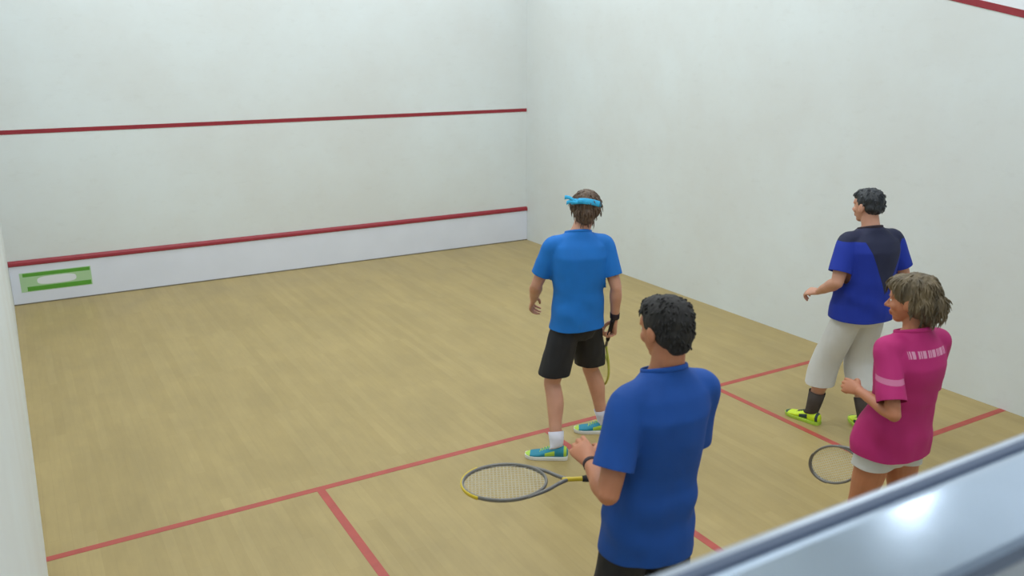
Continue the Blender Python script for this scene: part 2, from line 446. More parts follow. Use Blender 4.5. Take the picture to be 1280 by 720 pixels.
# ------------------------------------------------------------------ rackets
def make_racket(p, d, nrm, fm, ym, sm, label, group=None):
    """p centre of the grip, d towards the head, nrm normal of the string bed"""
    d = V(d).normalized(); n = V(nrm); n = (n - d * n.dot(d)).normalized(); w = d.cross(n)
    root = bpy.data.objects.new('squash_racket', None); COL.objects.link(root); root.empty_display_size = .05
    root.location = p
    tag(root, label, 'racket', group)
    def P(a, b, c=0): return w * a + d * b + n * c
    bm = bmesh.new()
    rings = [(P(0, y), w, n, a, b) for y, a, b in ((-.105, .017, .015), (-.100, .0175, .0155), (-.094, .0150, .0135), (.0, .0148, .0132), (.085, .0145, .013), (.098, .0125, .011))]
    add_rings(bm, rings, 12); link('grip', bm, M['grip'], root, True)
    bm = bmesh.new(); add_tube(bm, [P(0, .09), P(0, .13), P(0, .17)], [.0095, .009, .010], 10)
    link('shaft', bm, ym, root, True)
    cy = .405; A = .098; B = .165
    bm = bmesh.new(); K = 56
    for sgn in (-1, 1):
        add_tube(bm, [P(0.002 * sgn, .160), P(.022 * sgn, .195), P(.055 * sgn, .245), P(.085 * sgn, .318)], [.009, .008, .0075, .0075], 10)
    loops = []
    for i in range(K):
        t = 2 * PI * i / K; c = P(A * math.cos(t), cy + B * math.sin(t)); od = P(B * math.cos(t), A * math.sin(t)).normalized()
        loops.append([bm.verts.new(c + od * (.0062 * math.cos(k * PI / 4)) + n * (.0095 * math.sin(k * PI / 4))) for k in range(8)])
    for i in range(K):
        a = loops[i]; b = loops[(i + 1) % K]
        for k in range(8): bm.faces.new((a[k], a[(k + 1) % 8], b[(k + 1) % 8], b[k]))
    fr = link('frame', bm, fm, root, True)
    bm = bmesh.new(); K2 = 20; prev = None
    for i in range(K2 + 1):
        t = PI / 2 - .9 + 1.8 * i / K2; c = P((A + .005) * math.cos(t), cy + (B + .005) * math.sin(t)); od = P(B * math.cos(t), A * math.sin(t)).normalized()
        L = [bm.verts.new(c + od * (.004 * math.cos(k * PI / 3)) + n * (.0098 * math.sin(k * PI / 3))) for k in range(6)]
        if prev:
            for k in range(6): bm.faces.new((prev[k], prev[(k + 1) % 6], L[(k + 1) % 6], L[k]))
        else: bm.faces.new(L[::-1])
        prev = L
    bm.faces.new(prev); link('bumper', bm, ym, fr, True)
    bm = bmesh.new()
    for i in range(-7, 8):
        x = i * .0125; h = B * math.sqrt(max(0, 1 - (x / A) ** 2)); 
        add_tube(bm, [P(x, cy - h, .0006), P(x, cy + h, .0006)], .0008, 4, False)
    for i in range(-11, 12):
        y = i * .0142; h = A * math.sqrt(max(0, 1 - (y / B) ** 2))
        if h > .01: add_tube(bm, [P(-h, cy + y, -.0006), P(h, cy + y, -.0006)], .0008, 4, False)
    link('strings', bm, sm, root)
    return root

# ------------------------------------------------------------------ people
def person(base, az_t, az_h, J, col, label, female=False):
    """base ground point; az_t shoulders' facing; az_h hips' facing; J joints in the shoulder frame (right, forward, up)"""
    bx, by = base; base3 = V((bx, by, 0)); s = J.get('s', 1.0)
    F = V((math.cos(az_t), math.sin(az_t), 0)); R = F.cross(Z)
    FH = V((math.cos(az_h), math.sin(az_h), 0)); RH = FH.cross(Z)
    def W(p): return R * p[0] + F * p[1] + Z * p[2]
    HT = J['H']; k = HT / 1.77
    pelvis = V(J.get('pelvis', (0, 0, .92 * k))); lean = J.get('lean', (0, 0))
    pel = W(pelvis); nk = W((pelvis[0] + lean[0], pelvis[1] + lean[1] - .01, HT - J.get('nkd', .275) * k))
    def spine(t): return pel.lerp(nk, t) + F * (.015 * math.sin(PI * t)) * -1
    def axes(t):
        a = az_h + (az_t - az_h) * min(1, max(0, t * 1.3)); f = V((math.cos(a), math.sin(a), 0)); return f.cross(Z), f
    sh_w = J.get('shw', .185) * k; wd = J.get('wide', 1.0); hip_w = .088 * k * min(1, wd)
    if female: prof = ((-.24, .10, .085), (-.15, .150, .112), (-.02, .165, .118), (.14, .148, .104), (.36, .122, .088), (.58, .140, .100), (.74, .150, .108), (.86, .142, .088), (.95, .105, .066), (1.02, .058, .052))
    else: prof = ((-.22, .095, .085), (-.13, .140, .105), (0, .158, .112), (.16, .152, .104), (.36, .144, .102), (.58, .160, .112), (.76, .176, .120), (.88, .168, .096), (.96, .112, .070), (1.03, .062, .058))
    bel = J.get('belly', 0)
    def torso(bm, inf=0.0, loose=0.0, lo=-1, hi=2, power=2.3):
        rings = []
        for t, a, b in prof:
            if t < lo or t > hi: continue
            x, f = axes(t); g = inf + loose * max(0, 1 - max(t, 0) * 1.1) ** 1.2
            aa = a * wd * k + g + bel * math.exp(-((t - .25) / .3) ** 2) * .5
            bb = b * wd * k + g + bel * math.exp(-((t - .25) / .3) ** 2)
            rings.append((spine(t) + f * (bel * .4 * math.exp(-((t - .25) / .3) ** 2)), x, f, aa, bb))
        add_rings(bm, rings, 36, power=power)
    shd = {}; out = {}
    def traps(bm, inf):
        x, f = axes(1)
        for q in (-1, 1):
            S0 = W((pelvis[0] + lean[0], pelvis[1] + lean[1] - .01, 0)) + x * (q * sh_w) + Z * (HT - J.get('shdrop', .345) * k)
            add_tube(bm, [nk - Z * (.035 * k) + x * (q * .03), nk.lerp(S0, .5) - Z * (.022 * k), S0 - x * (q * .01)], [(.045 + inf) * k, (.040 + inf) * k, (.042 + inf) * k], 16)
    chest_x, chest_f = axes(1)
    bm = bmesh.new(); torso(bm); traps(bm, 0)
    hands = []
    for q, side in ((-1, 'L'), (1, 'R')):
        S_ = W((pelvis[0] + lean[0], pelvis[1] + lean[1] - .01, 0)) + chest_x * (q * sh_w) + Z * (HT - J.get('shdrop', .345) * k + J.get('raise' + side, 0))
        w = W(J['wr' + side]); el, w = ik(S_, w, .295 * k, .262 * k, W(J.get('pole' + side, (q * .6, -1, -.3))))
        ar = J.get('arm', 1.0) * (.82 if female else 1.0)
        add_tube(bm, [S_ - chest_x * (q * .06) + Z * .005, S_, S_.lerp(el, .35), S_.lerp(el, .75), el], [.042 * ar * k, .048 * (.5 + ar / 2) * k, .048 * ar * k, .041 * ar * k, .037 * ar * k])
        d = (w - el).normalized()
        add_tube(bm, [el, el.lerp(w, .25), el.lerp(w, .6), el.lerp(w, .95)], [.038 * ar * k, .044 * ar * k, .035 * ar * k, .0265 * k * (.88 if female else 1)], flat=.9)
        hy = W(J['hand' + side][0]); hz = W(J['hand' + side][1])
        hx = add_hand(bm, w, hy, hz, J['hand' + side][2], J['hand' + side][3], J['hand' + side][4], (.92 if female else 1.03) * k)
        shd[side] = (S_, el, w, ar); out['hx' + side] = hx; out['wr' + side] = w + base3
        out['grip' + side] = w + base3 + hy.normalized() * (.078 * k) - (hz - hy.normalized() * hz.dot(hy.normalized())).normalized() * (.026 * k)
    legs = {}
    for q, side in ((-1, 'L'), (1, 'R')):
        hp = pel + RH * (q * hip_w) - Z * (.02 * k); an = W(J['an' + side]); fz = J['foot' + side]
        ff = V((math.cos(fz), math.sin(fz), 0))
        kn, an = ik(hp, an, .435 * k, .425 * k, ff * .45 + F + Z * .2)
        lg = J.get('leg', 1.0) * (.92 if female else 1.0)
        add_tube(bm, [hp, hp.lerp(kn, .35), hp.lerp(kn, .8), kn], [.088 * lg * k, .082 * lg * k, .060 * lg * k, .055 * lg * k], 20)
        calf = kn.lerp(an, .3) - ff * .012
        add_tube(bm, [kn, calf, kn.lerp(an, .65), an.lerp(kn, .06)], [.055 * lg * k, .058 * lg * k, .044 * lg * k, .036 * lg * k], 20)
        add_tube(bm, [an - Z * .02, an + ff * .05 - Z * .045, an + ff * .12 - Z * .056], [.031 * k, .024 * k, .016 * k], 14)
        legs[side] = (hp, kn, an, ff, lg)
    hc = W(J['head']); ax = head_axes(J['haz'], J.get('htilt', 0), J.get('hroll', 0)); hs = J.get('hs', 1.0)
    add_head(bm, hc, ax, [nk - Z * .01], hs, female)
    body = fuse(bm, .0042, 3)
    # lips keep their own colour
    r_, f_, u_ = ax
    for f in body.faces:
        q = f.calc_center_median() - hc; a, b_, c_ = q.dot(r_) / hs, q.dot(f_) / hs, q.dot(u_) / hs
        if b_ > .078 and (a / .025) ** 2 + ((c_ + .0595) / .0125) ** 2 < 1: f.material_index = 1
    o = link('person', body, [M[col['skin']], M['lips']], None, True); o.location = base3
    tag(o, label, 'person')
    face_parts(o, hc, ax, hs, M[col['hair']])
    # ---- shirt
    folds = J.get('fold', .006); sd = J.get('seed', 1.0); hem = J['hem']
    def fold(p):
        q = V((p.x * 7 + sd, p.y * 7, p.z * 5 + sd)); wv = noise.noise(V((p.x * 3, p.y * 3, p.z * 4 + sd))) * 4
        tt = max(0.0, min(1.0, (nk.z - p.z) / .5))
        return (math.sin(p.z * 34 + wv + (p.x - p.y) * 14) * .35 + noise.noise(q) * 1.1 + .5 * noise.noise(q * 2.3)) * (.25 + tt)
    bm = bmesh.new(); torso(bm, .014, J.get('loose', .02)); traps(bm, .024); add_tube(bm, [nk - Z * (.05 * k), nk + Z * (.045 * k)], [.070 * k, .066 * k], 28, False)
    b, e = spine(-.25), 0
    slf = J.get('sleeve', .66)
    for side, q in (('L', -1), ('R', 1)):
        S_, el, w, ar = shd[side]; sv = J.get('slv', 0); dv = (el - S_); e2 = S_ + dv * (slf + .2)
        add_tube(bm, [S_ - chest_x * (q * .05) - Z * .004, S_ - Z * .002, S_ + dv * .3, S_ + dv * slf, e2], [.058 * (.5 + ar / 2) * k, .063 * (.5 + ar / 2) * k, (.064 * ar + sv * .4) * k, (.064 * ar + sv) * k, (.064 * ar + sv) * k], 28)
    # drop below the hips so the hem can hang free of them
    x, f = axes(0); g = .014 + J.get('loose', .02) + J.get('hemx', 0)
    c4 = spine(prof[4][0]); hb = bel * .9
    rg = [(V((pel.x, pel.y, z)) + f * (hb * .3), x, f, prof[2][1] * wd * k + g * e2 + hb * .4, prof[2][2] * wd * k + g * e2 + hb * .8) for z, e2 in ((hem - .08, 1.2), (hem, 1.15), (pel.z + .03, .95))]
    m4 = V((pel.x, pel.y, pel.z + .03)).lerp(c4, .5) + f * (hb * .35)
    rg.append((m4, x, f, (prof[2][1] + prof[4][1]) / 2 * wd * k + g * .85 + hb * .4, (prof[2][2] + prof[4][2]) / 2 * wd * k + g * .8 + hb * .8))
    rg.append((c4 + Z * .03, x, f, prof[4][1] * wd * k + .006, prof[4][2] * wd * k + .006))
    add_rings(bm, rg, 36, power=2.3)
    sh = fuse(bm, .0065, 18); ripple(sh, folds, fold)
    cut(sh, (0, 0, hem), (0, 0, -1))
    nn = (Z + F * .32).normalized(); nc = nk + Z * (J.get('neckcut', .014) * k); nr = .098 * k
    cut(sh, nc, nn, nk, nr)
    collar = edge_roll(sh, nc, nn, r=.006, near=nk, rad=nr)
    def in_torso(p):
        t = (p.z - pel.z) / (nk.z - pel.z); t = max(-.2, min(1, t)); x, f = axes(t)
        a = np.interp(t, [q[0] for q in prof], [q[1] for q in prof]) * wd * k; b = np.interp(t, [q[0] for q in prof], [q[2] for q in prof]) * wd * k
        bl = bel * math.exp(-((t - .25) / .3) ** 2); b += bl; a += bl * .5
        g = .014 + J.get('loose', .02) * max(0, 1 - max(t, 0) * 1.1) ** 1.2; d = p - spine(t) - f * (bl * .4)
        return (abs(d.dot(x)) / (a + g + .012)) ** 2.3 + (abs(d.dot(f)) / (b + g + .012)) ** 2.3 < 1
    for side in 'LR':
        S_, el, w, ar = shd[side]; dn = (el - S_).normalized(); pc = S_ + (el - S_) * slf; rr = (.064 * ar + J.get('slv', 0)) * k
        def near(p, lo=-.02):
            d = p - pc; al = d.dot(dn); return lo < al < .16 and (d - dn * al).length < rr * 1.6 + .01
        fs = [f for f in sh.faces if near(f.calc_center_median())]
        bmesh.ops.bisect_plane(sh, geom=fs + list(set(e for f in fs for e in f.edges)) + list(set(v for f in fs for v in f.verts)), plane_co=pc, plane_no=dn)
        kill = [f for f in sh.faces if near(f.calc_center_median(), 0.0) and not in_torso(f.calc_center_median())]
        bmesh.ops.delete(sh, geom=kill, context='FACES')
    bmesh.ops.recalc_face_normals(sh, faces=sh.faces)
    so = link('shirt', sh, col['shirt'], o, True)
    sm = so.modifiers.new('t', 'SOLIDIFY'); sm.thickness = .0025; sm.offset = -1
    if len(collar.verts): link('collar', collar, col.get('collar', col['shirt']), so, True)
    # ---- shorts
    bm = bmesh.new(); torso(bm, .010, .004, -1, .17)
    sl = J['short']; lz = J.get('sloose', .03)
    for side in 'LR':
        hp, kn, an, ff, lg = legs[side]
        def at(z):
            if z > kn.z: t = (hp.z - z) / (hp.z - kn.z); return hp.lerp(kn, t)
            t = (kn.z - z) / (kn.z - an.z); return kn.lerp(an, t)
        zs = [hp.z, hp.z + (sl - hp.z) * .35, hp.z + (sl - hp.z) * .7, sl, sl - .06]
        rr = [(.092 * lg) * k, (.086 * lg) * k + lz * .5, .080 * lg * k + lz * .8, .076 * lg * k + lz, .076 * lg * k + lz]
        add_tube(bm, [at(z) for z in zs], rr, 24)
    sb = fuse(bm, .0075, 5); ripple(sb, folds, lambda p: noise.noise(V((p.x * 12, p.y * 12, p.z * 5 + sd))) + .5 * noise.noise(V((p.x * 25, p.y * 25, p.z * 9))))
    cut(sb, (0, 0, sl), (0, 0, -1)); cut(sb, (0, 0, pel.z + .06), (0, 0, 1))
    ss = link('shorts', sb, M[col['shorts']], o, True)
    sm = ss.modifiers.new('t', 'SOLIDIFY'); sm.thickness = .0025; sm.offset = -1
    # ---- socks and shoes
    for side in 'LR':
        hp, kn, an, ff, lg = legs[side]
        bm = bmesh.new(); hgt = J.get('sock', .1)
        pts = [an - Z * .02 + ff * .03, an + ff * .004, an + (kn - an).normalized() * hgt * .5, an + (kn - an).normalized() * hgt]
        b0 = (.036 * lg + .006) * k; x, y = basis((kn - an).normalized(), ff)
        lp = add_rings(bm, [(p, x, y, r0, r0 * 1.05) for p, r0 in zip(pts, (.036 * k, b0, (.0375 + hgt * .03) * lg * k + .006, (.038 + hgt * .062) * lg * k + .006))], 20, cap=False)
        so2 = link('sock', bm, M[col['sock']], o, True); sm = so2.modifiers.new('t', 'SOLIDIFY'); sm.thickness = .002
        make_shoe(o, an, math.atan2(ff.y, ff.x), [M[c] for c in col['shoe']], J.get('shoes', 1.0) * k)
    out.update(o=o, hc=hc, ax=ax, hs=hs, shd=shd, base=base3, W=W, legs=legs)
    return out

def wristband(res, side, m, name='wristband', t0=.80, t1=.93, rad=.034):
    S_, el, w, ar = res['shd'][side]; x, y = basis((w - el).normalized())
    bm = bmesh.new(); add_rings(bm, [(el.lerp(w, t), x, y, r0, r0 * .95) for t, r0 in ((t0, rad * .93), (t0 + .02, rad), (t1 - .02, rad * .97), (t1, rad * .86))], 24)
    return link(name, bm, m, res['o'], True)
D = math.radians

#PEOPLE
exec_people = True
A1, A2, A3, A4 = D(68), D(88), D(76), D(82)

# 1: bright blue shirt, headband, centre of the court
J1 = dict(H=1.77, shw=.168, head=(.065, .02, 1.65), haz=D(52), htilt=D(6), hroll=D(4), wrL=(-.235, .245, .99), wrR=(.27, .0, .895), poleL=(-.5, -1, -.2), poleR=(.35, -1, 0),
          handL=((-.05, .75, -.65), (-.8, .3, .2), 1, .55, .5), handR=((.05, .35, -.95), (1, .1, .1), -1, 1.05, .8),
          pelvis=(.015, 0, .92), anL=(-.14, -.16, .085), anR=(.27, .19, .085), footL=D(143), footR=D(146), hem=.875, short=.545, sleeve=.72, seed=1.3, sock=.10, loose=.02, slv=.004, fold=.006)
p1 = person((3.25, 3.91), A1, D(95), J1, dict(skin='skin', hair='hair_brown', shirt=M['cyan'], shorts='black', sock='sock', shoe=('teal', 'lime', 'sole', 'lime')),
            'person in bright blue shirt, black shorts and light blue headband, standing mid court')
make_hair(p1['o'], p1['hc'], p1['ax'], 1.0, [((0, -.022, .040), (.086, .098, .088)), ((0, -.045, -.010), (.080, .070, .070)), ((0, -.060, -.055), (.060, .045, .045)), ((-.04, -.03, .02), (.055, .07, .075)), ((.045, -.03, .02), (.052, .07, .075))],
          M['hair_brown'], .006, 55, locks=420, seed=3, llen=.045)
def headband(res):
    r, f, u = res['ax']; c = res['hc'] - f * .018 + u * .036
    uu = (u + f * .18 ).normalized(); ff = r.cross(uu) * -1
    bm = bmesh.new(); K = 48; loops = []
    for i in range(K):
        t = 2 * PI * i / K; e = V(r) * math.cos(t) * .0945 + ff * math.sin(t) * .108; n = e.normalized()
        wv = .002 * math.sin(3 * t)
        loops.append([bm.verts.new(c + e + n * a + uu * (b + wv)) for a, b in ((0, -.019), (.004, -.015), (.005, 0), (.004, .015), (0, .019), (-.004, 0))])
    for i in range(K):
        A = loops[i]; B = loops[(i + 1) % K]
        for q in range(6): bm.faces.new((A[q], A[(q + 1) % 6], B[(q + 1) % 6], B[q]))
    hb = link('headband', bm, M['band'], res['o'], True); hb['label'] = 'light blue headband tied behind the head'
    kc = c - ff * .108 - r * .035
    bm = bmesh.new(); add_ball(bm, kc, (.020, .014, .016), (r, ff, uu)); link('knot', bm, M['band'], hb, True)
    for a, b_ in ((-.10, .012), (-.085, -.022)):
        bm = bmesh.new(); prev = None
        for i in range(9):
            t = i / 8; p = kc + r * (a * t) - ff * (.012 * math.sin(t * 3)) + uu * (b_ * t - .006 * math.sin(t * 6)); w = .008 + .005 * t
            L = [bm.verts.new(p + uu * w), bm.verts.new(p - uu * w), bm.verts.new(p - uu * w - ff * .002), bm.verts.new(p + uu * w - ff * .002)]
            if prev:
                for q in range(4): bm.faces.new((prev[q], prev[(q + 1) % 4], L[(q + 1) % 4], L[q]))
            else: bm.faces.new(L)
            prev = L
        bm.faces.new(prev[::-1]); link('tail', bm, M['band'], hb, True)
headband(p1)
wristband(p1, 'R', M['wrist'], t0=.74, t1=.92)['label'] = 'dark wristband'

# 2: deep blue shirt, nearest the camera
J2 = dict(H=1.84, nkd=.262, shdrop=.345, pelvis=(-.03, .04, .985), lean=(.02, -.03), hs=.95, head=(-.01, .02, 1.715), haz=D(96), htilt=D(10), wrL=(-.19, .19, 1.185), wrR=(.03, .27, 1.05), poleL=(-.55, -1, -.5), poleR=(.6, -.8, -.4),
          handL=((.1, 1, .2), (-.55, 0, .8), 1, .55, .5), handR=((-.45, .85, -.2), (.2, .3, .9), -1, 1.05, .8),
          anL=(-.13, .05, .09), anR=(.14, -.03, .09), footL=D(105), footR=D(70), hem=.875, short=.56, sleeve=.72, seed=5.2, sock=.1, loose=.008, shw=.155, slv=.006, wide=.88, leg=.93, sloose=.014, hemx=.013, fold=.007)
p2 = person((2.045, 1.585), A2, D(86), J2, dict(skin='skin2', hair='hair_black', shirt=M['royal'], shorts='black', sock='sock', shoe=('sdark', 'sole', 'sole', 'sole')),
            'person in deep blue shirt with short black hair, closest to the viewer, back turned')
make_hair(p2['o'], p2['hc'], p2['ax'], .94, [((0, -.022, .040), (.085, .100, .090)), ((0, -.045, -.010), (.078, .068, .066)), ((0, -.062, -.050), (.055, .038, .040)), ((0, .02, .075), (.066, .075, .052))],
          M['hair_black'], .003, 60, locks=260, seed=9, llen=.018)
wristband(p2, 'L', M['wrist'], t0=.86, t1=.96, rad=.032)['label'] = 'dark wristband'

# 3: blue and navy shirt by the right wall
def yoke(dot, mth, N, L, tc):
    x = dot((math.sin(A3), -math.cos(A3), 0)); z = dot((0, 0, 1)); fy = dot((math.cos(A3), math.sin(A3), 0))
    # navy shoulders that run down the middle and right of the back
    lim = mth('ADD', mth('MULTIPLY', mth('ABSOLUTE', mth('SUBTRACT', x, .04)), 2.3), 1.04)
    a = mth('GREATER_THAN', z, lim)
    b_ = mth('GREATER_THAN', z, 1.40)
    return mth('MAXIMUM', a, b_)
royal2 = two_tone('royal_and_navy_jersey', rgb(8, 44, 156), rgb(26, 31, 62), yoke)
J3 = dict(H=1.73, pelvis=(0, 0, .912), head=(-.01, .04, 1.61), haz=D(92), htilt=D(4), wrL=(-.245, .16, 1.0), wrR=(.25, .16, .98), poleL=(-.3, -1, -.1), poleR=(.4, -1, -.1),
          handL=((-.2, .9, -.2), (-.5, 0, .8), 1, .6, .5), handR=((-.1, .8, -.5), (.8, 0, .3), -1, .6, .4),
          anL=(-.19, .17, .085), anR=(.08, -.06, .085), footL=D(98), footR=D(60), hem=.845, short=.31, sleeve=.75, seed=7.7, sock=.16, loose=.02, shw=.182, wide=1.10, belly=.03, arm=1.12, slv=.006, sloose=.02, leg=1.1, fold=.006)
p3 = person((5.12, 3.14), A3, D(82), J3, dict(skin='skin', hair='hair_jet', shirt=royal2, collar=M['wrist'], shorts='offwhite', sock='sockd', shoe=('neon', 'sdark', 'lime', 'sdark')),
            'person in royal blue and navy shirt, long white shorts and neon yellow shoes')
make_hair(p3['o'], p3['hc'], p3['ax'], 1.0, [((0, -.020, .042), (.082, .096, .086)), ((0, -.048, .0), (.076, .064, .055)), ((0, .018, .072), (.066, .075, .050))],
          M['hair_jet'], .004, 60, locks=200, seed=12, llen=.022)

# 4: pink shirt
def backprint(dot, mth, N, L, tc):
    x = dot((math.sin(A4), -math.cos(A4), 0)); z = dot((0, 0, 1)); fy = dot((math.cos(A4), math.sin(A4), 0))
    ok = mth('MULTIPLY', mth('GREATER_THAN', z, 1.355), mth('LESS_THAN', z, 1.385))
    ok = mth('MULTIPLY', ok, mth('LESS_THAN', mth('ABSOLUTE', mth('SUBTRACT', x, .0)), .105))
    ok = mth('MULTIPLY', ok, mth('LESS_THAN', fy, -.03))
    # broken into letter-like strokes too small to read
    wv = mth('SINE', mth('ADD', mth('MULTIPLY', x, 380), mth('MULTIPLY', mth('SINE', mth('MULTIPLY', x, 130)), 2.0)))
    ok = mth('MULTIPLY', ok, mth('GREATER_THAN', wv, -.45))
    # pale strip round the left sleeve
    s1 = mth('MULTIPLY', mth('GREATER_THAN', z, 1.265), mth('LESS_THAN', z, 1.287))
    s1 = mth('MULTIPLY', s1, mth('LESS_THAN', x, -.155))
    return mth('MAXIMUM', mth('MULTIPLY', ok, .55), mth('MULTIPLY', s1, .3))
pink = two_tone('magenta_jersey', rgb(178, 30, 106), rgb(232, 190, 212), backprint)
J4 = dict(H=1.70, pelvis=(0, .05, .92), lean=(0, -.04), head=(-.005, .035, 1.575), haz=D(112), htilt=D(6), wrL=(-.17, .11, 1.15), wrR=(.15, .13, .745), poleL=(-.2, -1, -.2), poleR=(.3, -1, 0),
          handL=((.0, .95, -.05), (-.8, 0, .5), 1, .55, .5), handR=((.0, .35, -.95), (1, .0, .1), -1, 1.05, .8),
          anL=(-.12, .05, .085), anR=(.12, -.04, .085), footL=D(100), footR=D(70), hem=.86, short=.79, sleeve=.80, seed=3.1, sock=.08, loose=.012, shw=.158, slv=.012, sloose=.02, hs=.95, fold=.007, shdrop=.335, shoes=.88, wide=1.04)
p4 = person((3.50, 1.655), A4, D(88), J4, dict(skin='skin2', hair='hair_mix', shirt=pink, shorts='offwhite', sock='sock', shoe=('sole', 'grey', 'sole', 'sole')),
            'person in magenta shirt with pale print and white shorts standing behind the metal ledge', female=True)
make_hair(p4['o'], p4['hc'], p4['ax'], .97, [((0, -.022, .040), (.088, .102, .090)), ((0, -.055, -.005), (.088, .075, .078)), ((0, -.075, -.055), (.066, .052, .058)), ((.0, -.105, -.02), (.05, .045, .06)), ((0, .03, .072), (.066, .070, .05)), ((.05, -.03, -.02), (.042, .05, .06)), ((-.05, -.035, -.015), (.042, .045, .055))],
          M['hair_mix'], .006, 45, locks=520, seed=21, llen=.045)

# rackets: each in the hand that holds it
W1, W2, W4 = p1['W'], p2['W'], p4['W']
make_racket(p1['gripR'], W1((-.02, .5, -.85)), W1((.75, .2, .25)), M['yelgreen'], M['grey'], M['stringy'], 'squash racket with yellow-green frame hanging from the right hand of the player in the headband')
make_racket(p2['gripR'], V((-.885, .46, -.02)), V((-.3, -.15, .95)), M['grey'], M['yel'], M['string'], 'squash racket with yellow shaft held level by the nearest player in deep blue')
make_racket(p4['gripR'], W4((-.10, .86, -.58)), W4((.95, .1, .15)), M['grey'], M['grey'], M['string'], 'thin grey squash racket held low by the player in magenta')
#ENDPEOPLE

# ------------------------------------------------------------------ the court
YF = 9.739; XR = 6.4; XLf, XLb = -.018, .10     # the left wall closes in slightly towards the back
structure('floor', quads([(-.4, -.05, -.1), (6.6, -.05, -.1), (6.6, YF + .2, -.1), (-.4, YF + .2, -.1), (-.4, -.05, 0), (6.6, -.05, 0), (6.6, YF + .2, 0), (-.4, YF + .2, 0)]), M['floor'])
structure('wall_front', box((-.3, YF, 0), (XR + .2, YF + .2, 6.2)), M['wall'])
structure('wall_right', box((XR, -.12, 0), (XR + .2, YF, 6.2)), M['wall'])
structure('wall_left', prism([(XLf - .25, YF), (XLf - .25, -.12), (XLb, -.12), (XLf, YF)], 0, 6.2), M['wall'])
structure('wall_back', box((XLb, -.113, 0), (XR, .022, 2.1245)), M['wall'])
structure('ceiling', box((-3.2, -4.0, 6.2), (XR + .2, YF + .2, 6.3)), M['ceil'])
structure('floor_gallery', box((-3.0, -4.0, .9), (XR, -.12, 1.0)), M['gal'])
structure('wall_gallery', box((-3.2, -4.2, .9), (XR + .2, -4.0, 6.2)), M['upper'])
structure('wall_gallery_left', box((-3.2, -4.0, .9), (-3.0, -.1, 6.2)), M['upper'])
structure('wall_gallery_right', box((XR, -4.0, .9), (XR + .2, -.12, 6.2)), M['upper'])
structure('wall_gallery_front', box((-3.2, -.1, .9), (-.15, .1, 6.2)), M['upper'])
# right wall: the red out line slopes from 4.57 m at the front to 2.13 m at the back; paler paint above it
def side_line(z_off, w, x0, x1, m, name, top=None):
    y0, y1 = .0, YF; za = lambda y: 2.13 + (y / 9.75) * 2.44 + z_off
    t = (lambda y: za(y) + w) if top is None else (lambda y: top)
    return structure(name, quads([(x0, y0, za(y0)), (x1, y0, za(y0)), (x1, y1, za(y1)), (x0, y1, za(y1)), (x0, y0, t(y0)), (x1, y0, t(y0)), (x1, y1, t(y1)), (x0, y1, t(y1))]), m)
side_line(-.06, .05, XR - .004, XR, M['red'], 'trim_1')
side_line(-.01, 0, XR - .002, XR, M['upper'], 'trim_2', top=6.2)
# front wall: tin with red top strip, service line, out line
ZT = .43
structure('trim_3', box((XLf + .002, YF - .022, .012), (XR - .004, YF, ZT)), M['tin'])
tb = bmesh.new()
pr = [(YF, ZT - .004), (YF - .030, ZT - .004), (YF - .034, ZT + .006), (YF - .030, ZT + .030), (YF - .014, ZT + .050), (YF, ZT + .052)]
a = [tb.verts.new((XLf + .002, y, z)) for y, z in pr]; b = [tb.verts.new((XR - .004, y, z)) for y, z in pr]
tb.faces.new(a); tb.faces.new(b[::-1])
for i in range(len(pr)): tb.faces.new((a[i], b[i], b[(i + 1) % len(pr)], a[(i + 1) % len(pr)]))
bmesh.ops.recalc_face_normals(tb, faces=tb.faces); structure('trim_4', tb, M['red'])
structure('trim_5', box((XLf + .002, YF - .004, 1.804), (XR - .002, YF, 1.848)), M['red'])
structure('trim_6', box((XLf + .002, YF - .004, 4.57), (XR - .002, YF, 4.62)), M['red'])
structure('baseboard_front', box((XLf + .002, YF - .024, 0), (XR - .004, YF, .012)), M['dark'])
# floor markings
def mark(name, pts):
    return structure(name, prism(pts, 0, .0012), M['redline'])
YS = 4.218; xl = lambda y: XLb + (XLf - XLb) * (y + .12) / (YF + .12)
mark('trim_7', [(xl(YS), YS - .025), (XR, YS - .025), (XR, YS + .025), (xl(YS), YS + .025)])
mark('trim_8', [(3.2026, 0.03), (3.2526, 0.03), (3.2526, YS - .025), (3.2026, YS - .025)])
mark('trim_9', [(1.535, 2.745), (1.585, 2.745), (1.585, YS - .025), (1.535, YS - .025)])
mark('trim_10', [(xl(2.75), 2.745), (1.535, 2.745), (1.535, 2.795), (xl(2.75), 2.795)])
mark('trim_11', [(4.809, 2.745), (4.859, 2.745), (4.859, YS - .025), (4.809, YS - .025)])
mark('trim_12', [(4.859, 2.745), (XR, 2.745), (XR, 2.795), (4.859, 2.795)])

# green and white banner stuck on the tin
def slab(x0, x1, z0, z1, d0=.0235, d1=.022): return box((x0, YF - d0, z0), (x1, YF - d1, z1))
sg = link('sign', slab(.07, .76, .135, .345), M['pgreen'])
tag(sg, 'small green and white sign on the tin at the left of the front wall', 'sign')
link('stripe', slab(.10, .75, .300, .338, .0245, .0235), M['green'], sg)['label'] = 'green upper stripe'
link('stripe', slab(.13, .75, .142, .190, .0245, .0235), M['green'], sg)['label'] = 'green lower stripe'
cp = bmesh.new()
ol = [(.42 + .19 * math.copysign(abs(math.cos(t)) ** .6, math.cos(t)), .245 + .045 * math.copysign(abs(math.sin(t)) ** .6, math.sin(t))) for t in [2 * PI * i / 28 for i in range(28)]]
f0 = [cp.verts.new((x, YF - .0235, z)) for x, z in ol]; f1 = [cp.verts.new((x, YF - .0245, z)) for x, z in ol]
cp.faces.new(f0); cp.faces.new(f1[::-1])
